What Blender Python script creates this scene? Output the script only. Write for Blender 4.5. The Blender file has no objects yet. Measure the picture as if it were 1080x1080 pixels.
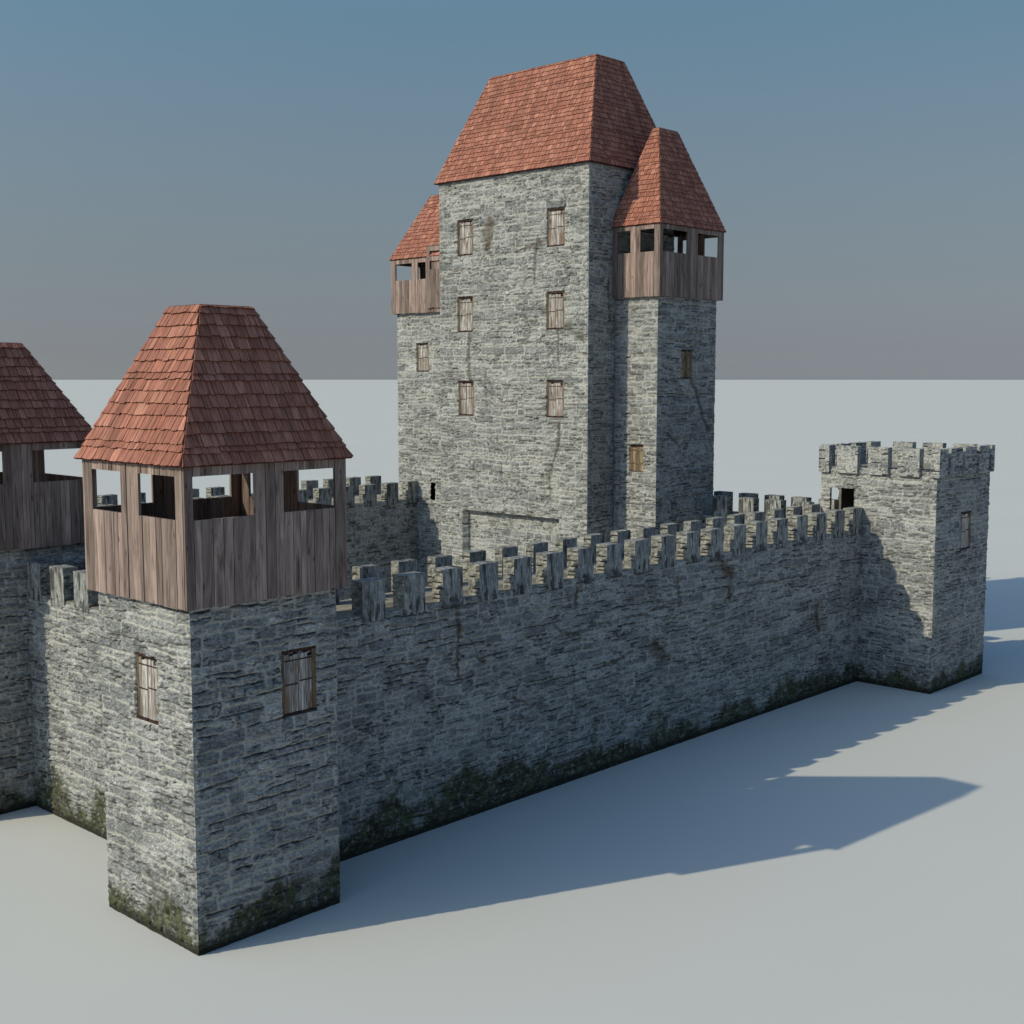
import bpy, math, random
import numpy as np
from mathutils import Matrix, Vector

scene = bpy.context.scene
COL = scene.collection

# ------------------------------------------------------------------ camera
CX, CY, CZ, YAW, PITCH, FPX = -22.3854, -35.4836, 19.1217, 0.7565, 0.1039, 1341.14
F = Vector((math.cos(YAW)*math.cos(PITCH), math.sin(YAW)*math.cos(PITCH), -math.sin(PITCH)))
R = Vector((math.sin(YAW), -math.cos(YAW), 0.0))
U = R.cross(F)
cam = bpy.data.cameras.new('camera')
cam.sensor_width = 36.0
cam.lens = FPX/1080.0*36.0
cam.clip_start = 0.5
cam.clip_end = 300000
camo = bpy.data.objects.new('camera', cam)
camo.matrix_world = Matrix(((R.x, U.x, -F.x, CX), (R.y, U.y, -F.y, CY), (R.z, U.z, -F.z, CZ), (0, 0, 0, 1)))
COL.objects.link(camo)
scene.camera = camo

# ------------------------------------------------------------------ noise
def _hash(ix, iy, seed):
    h = (ix.astype(np.int64)*374761393 + iy.astype(np.int64)*668265263 + seed*974634777) & 0xffffffff
    h = ((h ^ (h >> 13))*1274126177) & 0xffffffff
    h = ((h ^ (h >> 16))*2246822519) & 0xffffffff
    return ((h ^ (h >> 15)) & 0xffffff)/float(0xffffff)
def vn(x, y, seed=0):
    x = np.asarray(x, float); y = np.asarray(y, float)
    ix = np.floor(x); iy = np.floor(y); fx = x-ix; fy = y-iy
    fx = fx*fx*fx*(fx*(fx*6-15)+10); fy = fy*fy*fy*(fy*(fy*6-15)+10)
    a = _hash(ix, iy, seed); b = _hash(ix+1, iy, seed)
    c = _hash(ix, iy+1, seed); d = _hash(ix+1, iy+1, seed)
    return (a*(1-fx)+b*fx)*(1-fy)+(c*(1-fx)+d*fx)*fy
def fbm(x, y, seed=0, o=3):
    s = 0; a = 0.5; t = 0
    for k in range(o):
        s = s+a*vn(x*2.03**k+k*7.7, y*2.03**k+k*3.1, seed+k*17); t += a; a *= 0.55
    return s/t
def sst(a, b, x):
    t = np.clip((x-a)/(b-a), 0, 1); return t*t*(3-2*t)

# ------------------------------------------------------------------ stonework: coursed rubble in rows of uneven height
def stone_field(u, z, seed, k=1.0):
    """u,z arrays in metres -> height, (stone id, mortar, open joint, grain)"""
    rng = np.random.RandomState(seed)
    shape = u.shape
    u = u.ravel(); z = z.ravel()
    zz = z/k + 0.20*(fbm(u*.22/k, z*.22/k, seed+1, 2)-.5) + .10*(vn(u*1.1/k, z*.9/k, seed+2)-.5) + .060*(vn(u*4.2/k, z*4.2/k, seed+3)-.5) + 1.0
    uu = u/k + .12*(vn(u*1.2/k, z*1.6/k, seed+4)-.5) + .06*(vn(u*4.5/k, z*4.5/k, seed+5)-.5) + 3.0
    top = zz.max()+1
    hs = []
    while sum(hs) < top:
        hs.append(rng.choice([.20, .29, .38, .47, .58], p=[.16, .25, .27, .2, .12])*rng.uniform(.88, 1.12))
    zb = np.concatenate([[0], np.cumsum(hs)])
    row = np.clip(np.searchsorted(zb, zz, side='right')-1, 0, len(hs)-1)
    dl = np.empty_like(u); dr = np.empty_like(u); cid = np.empty_like(u, dtype=np.int64)
    umax = uu.max()+1
    for r in np.unique(row):
        m = row == r
        n = int(umax/max(.38, hs[r]*1.3))+6
        ws = np.clip(hs[r]*rng.uniform(1.3, 3.8, n), .38, 1.9)
        ub = np.concatenate([[-rng.uniform(0, .6)], np.cumsum(ws)])
        c = np.clip(np.searchsorted(ub, uu[m], side='right')-1, 0, n-1)
        dl[m] = uu[m]-ub[c]; dr[m] = ub[c+1]-uu[m]; cid[m] = c
    H = np.array(hs)[row]
    db = zz-zb[row]; dt = H-db
    r1 = _hash(cid, row, seed+11); r2 = _hash(cid, row, seed+12); r3 = _hash(cid, row, seed+13)
    # split some tall stones into two thin ones
    sp = (H > .36) & (r1 < .34)
    fr = (.38+.25*r2)*H
    lo = sp & (db < fr); hi = sp & (db >= fr)
    dt = np.where(lo, fr-db, dt); db = np.where(hi, db-fr, db)
    cid = np.where(hi, cid+5000, cid)
    # and some wide ones across
    Wd = dl+dr
    sv = (~sp) & (Wd > 1.2) & (r2 < .22)
    fw = (.35+.3*r3)*Wd
    lf = sv & (dl < fw); rt = sv & (dl >= fw)
    dr = np.where(lf, fw-dl, dr); dl = np.where(rt, dl-fw, dl)
    cid = np.where(rt, cid+9000, cid)
    sid = _hash(cid, row, seed+21); s2 = _hash(cid, row, seed+22); s3 = _hash(cid, row, seed+23); s4 = _hash(cid, row, seed+24)
    dx = np.minimum(dl, dr); dz = np.minimum(db, dt)
    rad = .12
    q = np.hypot(np.maximum(rad-dx, 0), np.maximum(rad-dz, 0))
    e = np.where((dx < rad) | (dz < rad), rad-q, np.minimum(dx, dz))
    e = e*k + .060*(fbm(u*5, z*7, seed+31, 3)-.5)
    body = sst(.004, .075, e)
    mort = 1-sst(.016, .085, e)**.7
    hh = db+dt; ww = dl+dr
    tilt = ((db/hh)-.5)*(s3-.60)*.06 + ((dl/ww)-.5)*(s4-.5)*.075
    rock = np.abs(fbm(u*1.5+s2*9, z*5.2, seed+41, 4)-.5)*2
    rough = fbm(u*7, z*11, seed+51, 2)-.5
    h = body*(.035+.05*s2+tilt*1.15+.15*(rock-.25)+.055*rough) + (1-body)*.010*rough
    # open joints, mostly under an overhanging stone, and pitted cracks in the faces
    pj = fbm(u*.9, z*1.9, seed+61, 2)
    oj = sst(.070, .018, dt*k+.05*(vn(u*5, z*6, seed+62)-.5))*sst(.36, .50, pj)*(s3 > .36) + .5*sst(.035, .01, dx*k)*sst(.50, .60, pj)*(s4 > .4)
    cr = sst(.05, .015, np.abs(fbm(u*1.2+s2*5, z*3.4, seed+71, 3)-.5)*1.35)*sst(.53, .62, fbm(u*1.0+4, z*1.5, seed+72, 2))*body
    jo = np.clip(oj+.85*cr, 0, 1)
    h = h-.065*jo
    att = np.stack([sid, mort*(1-jo), jo, rock], 1)
    return h.reshape(shape), att

# ------------------------------------------------------------------ materials
def new_mat(name):
    m = bpy.data.materials.new(name); m.use_nodes = True
    nt = m.node_tree
    for n in list(nt.nodes): nt.nodes.remove(n)
    o = nt.nodes.new('ShaderNodeOutputMaterial'); b = nt.nodes.new('ShaderNodeBsdfPrincipled')
    b.inputs['Specular IOR Level'].default_value = .15
    nt.links.new(b.outputs[0], o.inputs[0])
    return m, nt, b
class NB:
    def __init__(s, nt): s.nt = nt
    def n(s, t, **kw):
        x = s.nt.nodes.new(t)
        for k, v in kw.items(): setattr(x, k, v)
        return x
    def put(s, sock, v):
        if hasattr(v, 'is_linked'): s.nt.links.new(v, sock)
        else: sock.default_value = v
    def math(s, op, a, b=0., c=None, clamp=False):
        x = s.n('ShaderNodeMath', operation=op, use_clamp=clamp)
        s.put(x.inputs[0], a); s.put(x.inputs[1], b)
        if c is not None: s.put(x.inputs[2], c)
        return x.outputs[0]
    def mix(s, f, a, b, mode='MIX'):
        x = s.n('ShaderNodeMix', data_type='RGBA', blend_type=mode)
        s.put(x.inputs[0], f)
        for sk, v in ((x.inputs[6], a), (x.inputs[7], b)):
            s.put(sk, v if hasattr(v, 'is_linked') else (v[0], v[1], v[2], 1))
        return x.outputs[2]
    def ramp(s, f, stops, interp='LINEAR'):
        x = s.n('ShaderNodeValToRGB'); cr = x.color_ramp; cr.interpolation = interp
        while len(cr.elements) < len(stops): cr.elements.new(.5)
        for e, (p, c) in zip(cr.elements, stops):
            e.position = p; e.color = (c[0], c[1], c[2], 1) if not isinstance(c, (int, float)) else (c, c, c, 1)
        s.put(x.inputs[0], f); return x.outputs[0]
    def mr(s, v, a, b, c=0., d=1.):
        x = s.n('ShaderNodeMapRange'); x.interpolation_type = 'SMOOTHSTEP'
        s.put(x.inputs[0], v)
        for i, q in enumerate((a, b, c, d)): x.inputs[1+i].default_value = q
        return x.outputs[0]
    def noise(s, vec, scale, detail=3, rough=.55, dist=0.):
        x = s.n('ShaderNodeTexNoise')
        if vec is not None: s.put(x.inputs['Vector'], vec)
        x.inputs['Scale'].default_value = scale; x.inputs['Detail'].default_value = detail
        x.inputs['Roughness'].default_value = rough; x.inputs['Distortion'].default_value = dist
        return x.outputs[0]
    def scale(s, vec, sc):
        x = s.n('ShaderNodeMapping'); s.put(x.inputs[0], vec); x.inputs[3].default_value = sc; return x.outputs[0]
    def attr(s, name):
        x = s.n('ShaderNodeAttribute'); x.attribute_name = name
        q = s.n('ShaderNodeSeparateColor'); s.nt.links.new(x.outputs['Color'], q.inputs[0])
        return q.outputs[0], q.outputs[1], q.outputs[2], x.outputs['Alpha'], x
    def bump(s, h, strength, dist, bsdf):
        x = s.n('ShaderNodeBump'); x.inputs['Strength'].default_value = strength; x.inputs['Distance'].default_value = dist
        s.put(x.inputs['Height'], h); s.nt.links.new(x.outputs[0], bsdf.inputs['Normal'])

def pos(nb): return nb.n('ShaderNodeNewGeometry').outputs['Position']
def sepxyz(nb, v):
    x = nb.n('ShaderNodeSeparateXYZ'); nb.put(x.inputs[0], v); return x.outputs

def mat_stone(name='rubble_stone', moss=True):
    m, nt, b = new_mat(name); nb = NB(nt)
    sid, mort, jo, al, at = nb.attr('st')
    st2 = nb.attr('stain')
    P = pos(nb)
    base = nb.ramp(sid, [(0, (0.166, 0.177, 0.186)), (.16, (0.220, 0.232, 0.237)), (.36, (0.268, 0.280, 0.283)), (.5, (0.193, 0.204, 0.211)), (.68, (0.318, 0.329, 0.328)), (.84, (0.235, 0.246, 0.248)), (1, (0.202, 0.212, 0.217))])
    n1 = nb.noise(nb.scale(P, (1, 1, 2.6)), 2.4, 6, .68)
    n2 = nb.noise(nb.scale(P, (1, 1, 2.6)), 8., 7, .74)
    n3 = nb.noise(nb.scale(P, (1, 1, 1.9)), .55, 3, .5)
    f = nb.math('MULTIPLY', nb.mr(n1, .32, .70, .72, 1.26), nb.mr(n2, .34, .66, .44, 1.44))
    f = nb.math('MULTIPLY', f, nb.mr(n3, .3, .7, .80, 1.18))
    grey = nb.n('ShaderNodeCombineColor')
    for i in range(3): nb.put(grey.inputs[i], f)
    col = nb.mix(1.0, base, grey.outputs[0], 'MULTIPLY')
    warm = nb.mr(nb.noise(P, 1.5, 4, .6), .50, .72)
    col = nb.mix(nb.math('MULTIPLY', warm, .15), col, (.26, .25, .215))
    # lime mortar
    mc = nb.mix(nb.mr(n2, .35, .65), (.272, .275, .262), (.445, .447, .425))
    mk = nb.math('MULTIPLY', mort, nb.mr(nb.noise(P, 2.4, 3, .6),   .26, .44, .45, 1.0))
    col = nb.mix(mk, col, mc)
    # near-black painted into the open joints, for the shade under and between stones
    col = nb.mix(nb.math('MULTIPLY', jo, .93), col, (.020, .021, .021))
    # near-black specks scattered by stretched noise
    sp = nb.mr(nb.noise(nb.scale(P, (1, 1, 2.2)), 9., 4, .75), .585, .67)
    col = nb.mix(nb.math('MULTIPLY', sp, .60), col, (.045, .047, .047))
    hl = nb.mr(nb.noise(nb.scale(P, (1.1, 1.1, 2.6)), 7., 4, .72), .58, .68)
    col = nb.mix(nb.math('MULTIPLY', hl, .28), col, (.44, .45, .445))
    # large faint weather patches
    wp = nb.mr(nb.noise(nb.scale(P, (1, 1, .7)), .38, 4, .62), .50, .66)
    col = nb.mix(nb.math('MULTIPLY', wp, .20), col, (.09, .092, .085))
    # rust-brown and olive stains with a shape of their own
    col = nb.mix(nb.math('MULTIPLY', nb.math('MULTIPLY', st2[0], nb.mr(n2, .36, .56, .40, 1.)), .92), col, (.066, .040, .018))
    col = nb.mix(nb.math('MULTIPLY', nb.math('MULTIPLY', st2[1], nb.mr(n2, .36, .56, .25, 1.)), .88), col, (.046, .044, .026))
    if moss:
        z = sepxyz(nb, P)[2]
        mn = nb.noise(nb.scale(P, (1, 1, .6)), .55, 5, .62)
        mh = nb.math('ADD', nb.math('ADD', nb.math('MULTIPLY', mn, 5.6), -1.80), nb.math('MULTIPLY', st2[2], 1.5))      # moss height in metres
        mm = nb.mr(nb.math('SUBTRACT', mh, z), -.35, .45)
        mm = nb.math('MULTIPLY', mm, nb.mr(nb.noise(P, 3.6, 5, .75), .33, .50, .18, 1.))
        mcol = nb.mix(nb.mr(nb.noise(P, 1.9, 4, .65), .40, .62), (.019, .021, .012), (.054, .066, .021))
        col = nb.mix(nb.math('MULTIPLY', mm, .90), col, mcol)
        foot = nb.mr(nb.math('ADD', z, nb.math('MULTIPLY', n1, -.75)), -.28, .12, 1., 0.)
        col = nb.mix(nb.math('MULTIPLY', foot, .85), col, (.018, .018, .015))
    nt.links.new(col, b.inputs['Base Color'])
    b.inputs['Roughness'].default_value = .92
    hb = nb.math('ADD', nb.math('MULTIPLY', n2, .6), nb.math('MULTIPLY', nb.noise(P, 34, 3, .7), .35))
    nb.bump(hb, .75, .04, b)
    return m

def mat_streak_stone():
    """weathered merlon stone: upright grey streaks and tan flanks"""
    m, nt, b = new_mat('merlon_stone'); nb = NB(nt)
    sid, mort, jo, al, at = nb.attr('st')
    P = pos(nb)
    v = nb.noise(nb.scale(P, (3.0, 3.0, .95)), 1.3, 7, .74, .8)
    w = nb.noise(nb.scale(P, (7, 7, 1.1)), 2.0, 4, .65)
    col = nb.ramp(v, [(.26, (.045, .050, .052)), (.42, (.170, .180, .183)), (.54, (.30, .31, .31)), (.70, (.46, .465, .45))])
    col = nb.mix(nb.mr(w, .45, .62, 0, .55), col, (.075, .078, .075))
    pits = nb.mr(nb.noise(P, 9., 4, .75), .56, .66)
    col = nb.mix(nb.math('MULTIPLY', pits, .7), col, (.045, .047, .048))
    fl = nb.mr(nb.noise(P, 1.7, 4, .6), .42, .6)
    # tan bedding on the flanks (thing's own colour, keyed to the stored face flag)
    tan = nb.mix(nb.mr(nb.noise(nb.scale(P, (2, 2, 5)), 1.4, 4, .65), .40, .60), (.285, .28, .245), (.11, .113, .108))
    col = nb.mix(nb.math('MULTIPLY', sid, nb.mr(fl, 0, 1, .72, 1)), col, tan)
    col = nb.mix(nb.math('MULTIPLY', jo, .85), col, (.028, .028, .025))
    nt.links.new(col, b.inputs['Base Color']); b.inputs['Roughness'].default_value = .92
    nb.bump(nb.math('ADD', v, w), .7, .04, b)
    return m

def mat_wood(name, c_dark, c_mid, c_light, grain=1.0, rust=0.):
    m, nt, b = new_mat(name); nb = NB(nt)
    rnd, r2, _, _, at = nb.attr('st')
    P = pos(nb)
    off = nb.n('ShaderNodeVectorMath', operation='ADD')
    cb = nb.n('ShaderNodeCombineXYZ')
    for i, kk in enumerate((13., 7., 29.)): nb.put(cb.inputs[i], nb.math('MULTIPLY', rnd, kk))
    nt.links.new(P, off.inputs[0]); nt.links.new(cb.outputs[0], off.inputs[1])
    Q = off.outputs[0]
    g = nb.noise(nb.scale(Q, (4.2, 4.2, .36)), 1.9*grain, 5, .62, 1.2)
    fg = nb.noise(nb.scale(Q, (22, 22, .7)), 2.0*grain, 4, .7, .4)
    col = nb.ramp(g, [(.28, c_dark), (.48, c_mid), (.70, c_light)])
    k = nb.math('MULTIPLY', nb.mr(fg, .3, .7, .82, 1.14), nb.mr(rnd, 0, 1, .66, 1.30))
    gc = nb.n('ShaderNodeCombineColor')
    for i in range(3): nb.put(gc.inputs[i], k)
    col = nb.mix(1., col, gc.outputs[0], 'MULTIPLY')
    # knots
    vo = nb.n('ShaderNodeTexVoronoi'); nb.put(vo.inputs['Vector'], nb.scale(Q, (1.9, 1.9, .7))); vo.inputs['Scale'].default_value = 1.35
    kn = nb.mr(nb.math('ADD', vo.outputs['Distance'], nb.math('MULTIPLY', g, .10)),   .10, .21, 1., 0.)
    col = nb.mix(nb.math('MULTIPLY', kn, .75), col, (.040, .022, .014))
    if rust:
        rs = nb.mr(nb.noise(nb.scale(Q, (1, 1, .5)), 1.6, 4, .6), .52, .68)
        col = nb.mix(nb.math('MULTIPLY', rs, rust), col, (.16, .085, .045))
    nt.links.new(col, b.inputs['Base Color']); b.inputs['Roughness'].default_value = .85
    nb.bump(nb.math('ADD', g, nb.math('MULTIPLY', fg, .7)), .55, .03, b)
    return m

def mat_shingle():
    m, nt, b = new_mat('red_wooden_shingles'); nb = NB(nt)
    rnd, ex, al, _, at = nb.attr('st')
    uv = nb.n('ShaderNodeUVMap'); uv.uv_map = 'uv'
    cb = nb.n('ShaderNodeCombineXYZ'); q = sepxyz(nb, uv.outputs[0])
    nb.put(cb.inputs[0], q[0]); nb.put(cb.inputs[1], q[1]); nb.put(cb.inputs[2], nb.math('MULTIPLY', rnd, 31.))
    Q = cb.outputs[0]
    g = nb.noise(nb.scale(Q, (9, .8, 1)), 1.9, 5, .65)
    g2 = nb.noise(nb.scale(Q, (1, 1, 1)), .5, 3, .5)
    col = nb.ramp(rnd, [(0, (0.242, 0.097, 0.069)), (.3, (0.310, 0.130, 0.093)), (.6, (0.275, 0.111, 0.081)), (.85, (0.374, 0.170, 0.126)), (1, (0.336, 0.149, 0.100))])
    k = nb.math('MULTIPLY', nb.mr(g, .3, .7, .62, 1.32), nb.mr(g2, .3, .7, .85, 1.12))
    gc = nb.n('ShaderNodeCombineColor')
    for i in range(3): nb.put(gc.inputs[i], k)
    col = nb.mix(1., col, gc.outputs[0], 'MULTIPLY')
    wsn = nb.mr(nb.noise(nb.scale(uv.outputs[0], (1.3, .10, 1)), 1.0, 4, .6), .50, .68)
    col = nb.mix(nb.math('MULTIPLY', wsn, .38), col, (.085, .045, .034))
    # pale weathering towards a slate bloom on a few shingles
    bl = nb.mr(nb.noise(Q, 1.1, 3, .6), .55, .75, 0, .35)
    col = nb.mix(bl, col, (.26, .145, .115))
    # sawn ends and sides coloured darker to deepen the shadow lines between rows
    col = nb.mix(nb.math('MULTIPLY', ex, .75), col, (.055, .019, .014))
    nt.links.new(col, b.inputs['Base Color']); b.inputs['Roughness'].default_value = .8
    nb.bump(g, .5, .03, b)
    return m

def mat_plain(name, c, rough=.9, var=.0, sc=2.):
    m, nt, b = new_mat(name); nb = NB(nt)
    P = pos(nb)
    n = nb.noise(P, sc, 4, .6)
    a = tuple(x*(1-var) for x in c); d = tuple(min(1, x*(1+var)) for x in c)
    nt.links.new(nb.mix(nb.mr(n, .3, .7), a, d), b.inputs['Base Color'])
    b.inputs['Roughness'].default_value = rough
    return m

M_STONE = mat_stone()
M_MERLON = mat_streak_stone()
M_BOARD = mat_wood('gallery_boards', (.080, .055, .047), (.202, .152, .135), (.310, .246, .222), .6)
M_SHUT = mat_wood('weathered_shutter_wood', (.050, .036, .030), (.24, .220, .208), (.56, .55, .535), .9, .75)
M_JAMB = mat_wood('ochre_jamb_wood', (.045, .028, .018), (.130, .090, .055), (.23, .175, .110), 1.3)
M_DARKW = mat_wood('dark_oak', (.022, .014, .012), (.045, .026, .022), (.075, .045, .036), 1.2)
M_HATCH = mat_wood('ochre_hatch_wood', (.055, .037, .024), (.165, .122, .078), (.31, .25, .175), 1.2, .3)
M_SHING = mat_shingle()
M_UNDER = mat_plain('roof_underlay', (.055, .020, .015), .9, .2, 3)
M_WALK = mat_wood('walkway_boards', (.12, .11, .09), (.24, .22, .18), (.34, .31, .25), .8)
M_GROUND = mat_plain('pale_ground', (.497, .503, .489), .95, .012, .05)
M_INNER = mat_plain('inner_masonry', (.14, .14, .13), .95, .3, 2)

# ------------------------------------------------------------------ mesh helper
class MB:
    def __init__(s): s.v = []; s.f = []; s.a = []; s.mi = []; s.uv = []
    def quad(s, p, att=(.5, 0, 0, 1), mi=0, uv=None):
        n = len(s.v); s.v += [tuple(x) for x in p]; s.f.append(tuple(range(n, n+len(p))))
        s.a += [att]*len(p); s.mi.append(mi); s.uv += (uv if uv else [(x[0]+x[1], x[2]) for x in p])
    def box(s, x0, y0, z0, x1, y1, z1, att=(.5, 0, 0, 1), mi=0):
        c = [(x0, y0, z0), (x1, y0, z0), (x1, y1, z0), (x0, y1, z0), (x0, y0, z1), (x1, y0, z1), (x1, y1, z1), (x0, y1, z1)]
        for q in ((0, 3, 2, 1), (4, 5, 6, 7), (0, 1, 5, 4), (1, 2, 6, 5), (2, 3, 7, 6), (3, 0, 4, 7)):
            s.quad([c[i] for i in q], att, mi)
    def mesh(s, name, mats):
        me = bpy.data.meshes.new(name); me.from_pydata(s.v, [], s.f)
        for m in (mats if isinstance(mats, (list, tuple)) else [mats]): me.materials.append(m)
        me.polygons.foreach_set('material_index', s.mi)
        at = me.color_attributes.new('st', 'FLOAT_COLOR', 'POINT')
        at.data.foreach_set('color', np.array(s.a, dtype=np.float32).ravel())
        uvl = me.uv_layers.new(name='uv')
        li = np.empty(len(me.loops), dtype=np.int32); me.loops.foreach_get('vertex_index', li)
        uvl.data.foreach_set('uv', np.array(s.uv, dtype=np.float32)[li].ravel())
        me.update(); return me
    def build(s, name, mats, parent=None):
        return link(name, s.mesh(name, mats), parent)

def link(name, me, parent=None, loc=None):
    o = bpy.data.objects.new(name, me); COL.objects.link(o)
    if parent is not None:
        o.parent = parent
        # shapes are built in world metres; a part sits in its parent's frame
        w = Vector(loc) if loc is not None else Vector((0, 0, 0))
        p = parent; t = Vector((0, 0, 0))
        while p is not None: t += p.location; p = p.parent
        o.location = w-t
    elif loc is not None: o.location = loc
    return o
def thing(name, label, cat, loc, group=None):
    o = bpy.data.objects.new(name, None); COL.objects.link(o); o.location = loc
    o.empty_display_size = .5
    o['label'] = label; o['category'] = cat
    if group: o['group'] = group
    return o

def grid_mesh(name, V, shape, att, stain, mat, keep=None, smooth=True):
    nu, nz = shape
    idx = np.arange(nu*nz).reshape(nu, nz)
    q = np.stack([idx[:-1, :-1], idx[1:, :-1], idx[1:, 1:], idx[:-1, 1:]], -1).reshape(-1, 4)
    if keep is not None: q = q[keep.ravel()]
    me = bpy.data.meshes.new(name)
    me.vertices.add(len(V)); me.vertices.foreach_set('co', V.astype(np.float32).ravel())
    me.loops.add(len(q)*4); me.loops.foreach_set('vertex_index', q.astype(np.int32).ravel())
    me.polygons.add(len(q)); me.polygons.foreach_set('loop_start', np.arange(0, len(q)*4, 4, dtype=np.int32))
    me.polygons.foreach_set('loop_total', np.full(len(q), 4, dtype=np.int32))
    me.update(calc_edges=True)
    a = me.color_attributes.new('st', 'FLOAT_COLOR', 'POINT'); a.data.foreach_set('color', att.astype(np.float32).ravel())
    a = me.color_attributes.new('stain', 'FLOAT_COLOR', 'POINT'); a.data.foreach_set('color', stain.astype(np.float32).ravel())
    me.materials.append(mat)
    me.polygons.foreach_set('use_smooth', np.full(len(q), smooth))
    me.validate(); return me

def stone_wall(name, path, closed, z0, z1, res, seed, parent, niches=(), holes=(), stains=(), k=1.0, zres=None, amp=1.0, moss=None):
    """path: list of (x,y) with outside on the right hand; res per segment.
    niches: (segment, a, b, zlo, zhi, depth) with a,b measured along the segment; holes likewise without depth.
    stains: (segment, a, z, half width, length down, kind)"""
    pts = [np.array(p, float) for p in path]
    segs = [(pts[i], pts[(i+1) % len(pts)]) for i in range(len(pts) if closed else len(pts)-1)]
    if len(segs) == 1 or not isinstance(res, (list, tuple)): res = [res]*len(segs)
    zr = zres or min(res)
    zs = set(np.round(np.linspace(z0, z1, max(2, int((z1-z0)/zr)+1)), 4))
    for n in list(niches)+list(holes):
        for zz in (n[3], n[4]):
            if z0 < zz < z1: zs.update([round(zz-.004, 4), round(zz+.004, 4)])
    zs = np.array(sorted(zs))
    X = []; N = []; Us = []; SEG = []; LOC = []; CORN = []
    u0 = 0.
    for i, (A, B) in enumerate(segs):
        L = np.linalg.norm(B-A); e = (B-A)/L; n = np.array([e[1], -e[0]])
        if isinstance(res[i], tuple):      # finer near its start, coarser towards its end
            ra, rb_ = res[i]; n_ = int(L/(.5*(ra+rb_)))+1; t_ = np.linspace(0, 1, n_)
            us = set(np.round(L*(ra*t_+(rb_-ra)*t_*t_/2)/(ra+(rb_-ra)/2), 4))
        else: us = set(np.round(np.linspace(0, L, max(2, int(L/res[i])+1)), 4))
        for q in list(niches)+list(holes):
            if q[0] == i: us.update([round(x+dd, 4) for x in q[1:3] for dd in (-.004, .004)])
        us = np.array(sorted(x for x in us if 0 <= x <= L))
        last = (i == len(segs)-1)
        first_n = n
        if closed or i > 0:
            Ap, Bp = segs[i-1]; ep = (Bp-Ap)/np.linalg.norm(Bp-Ap); npv = np.array([ep[1], -ep[0]]); first_n = n+npv
        if not (last and not closed): us = us[:-1]
        for j, uu in enumerate(us):
            X.append(A+e*uu); N.append(first_n if j == 0 else n); Us.append(u0+uu); SEG.append(i); LOC.append(uu)
            dc = min(uu if (closed or i > 0) else 9, L-uu if (closed or not last) else 9)
            CORN.append(dc)
        u0 += L
    if closed:
        X.append(X[0]); N.append(N[0]); Us.append(u0); SEG.append(len(segs)-1); LOC.append(np.linalg.norm(segs[-1][1]-segs[-1][0])); CORN.append(0)
    X = np.array(X); N = np.array(N); Us = np.array(Us); SEG = np.array(SEG); LOC = np.array(LOC); CORN = np.array(CORN)
    # shift so each side has its own stretch of masonry
    uu = Us+SEG*3.37
    UU, ZZ = np.meshgrid(uu, zs, indexing='ij')
    h, att = stone_field(UU, ZZ, seed, k)
    fade = .30+.70*sst(0, .10, CORN)[:, None]
    foot = .25+.75*sst(.02, .35, ZZ-z0)
    h = np.maximum(h*amp*fade*foot, -.05)
    att = att.reshape(len(uu), len(zs), 4)
    # wall heads, feet and corners stay tight
    stain = np.zeros((len(uu), len(zs), 4)); stain[..., 3] = 1
    segm = SEG[:, None]; lm = LOC[:, None]
    for q in stains:
        if q[0] != 'c': continue
        _, sg, pl, wd, kind = q
        on = SEG == sg
        lu = (LOC[on])[:, None]+.14*(vn(UU[on]*2.2, ZZ[on]*2.2, seed+91)-.5)+.07*(vn(UU[on]*6, ZZ[on]*6, seed+92)-.5)
        lz = ZZ[on]+.14*(vn(UU[on]*2.2, ZZ[on]*2.2, seed+93)-.5)+.07*(vn(UU[on]*6, ZZ[on]*6, seed+94)-.5)
        best = np.full(lu.shape, 9.)
        for (ax, az), (bx, bz) in zip(pl[:-1], pl[1:]):
            ex, ez = bx-ax, bz-az
            tt = np.clip(((lu-ax)*ex+(lz-az)*ez)/(ex*ex+ez*ez), 0, 1)
            best = np.minimum(best, np.hypot(lu-ax-tt*ex, lz-az-tt*ez))
        wv = wd*(.45+1.1*vn(UU[on]*2.5, ZZ[on]*2.5, seed+95))
        s_ = sst(1.6, .25, best/wv)*(.72+.28*sst(.36, .58, fbm(UU[on]*3.1, ZZ[on]*2.2, seed+97, 3)))
        stain[on, :, kind] = np.maximum(stain[on, :, kind], s_)
        h[on] -= .02*s_
    for q in stains:
        if q[0] == 'c': continue
        (sg, a, zt, hw, ln, kind) = q
        wob = (fbm(ZZ*1.3+a, ZZ*.4, seed+int(a*10), 2)-.5)*.5
        d = np.abs(lm-a-wob)/(hw*(.5+fbm(UU*2, ZZ*1.5, seed+5, 2)))
        t = (zt-ZZ)/ln
        s_ = sst(1.15, .55, d)*sst(-.02, .04, t)*sst(1., .45, t+.35*(fbm(UU*3, ZZ*2, seed+9, 2)-.5))*(SEG == sg)[:, None]
        stain[..., kind] = np.maximum(stain[..., kind], s_)
    for (sg, a, b_, zl, zh, dep) in niches:
        m = (segm == sg) & (lm > a) & (lm < b_) & (ZZ > zl) & (ZZ < zh)
        h = np.where(m, h*.5-dep, h)
    # random hairline cracks with olive growth are stored as stains kind 1
    if moss is not None: stain[..., 2] = np.where(SEG == 0, np.interp(LOC, moss[0], moss[1]), 0)[:, None]
    V = np.zeros((len(uu), len(zs), 3))
    V[..., 0] = X[:, 0][:, None]+N[:, 0][:, None]*h
    V[..., 1] = X[:, 1][:, None]+N[:, 1][:, None]*h
    V[..., 2] = ZZ
    keep = None
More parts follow.
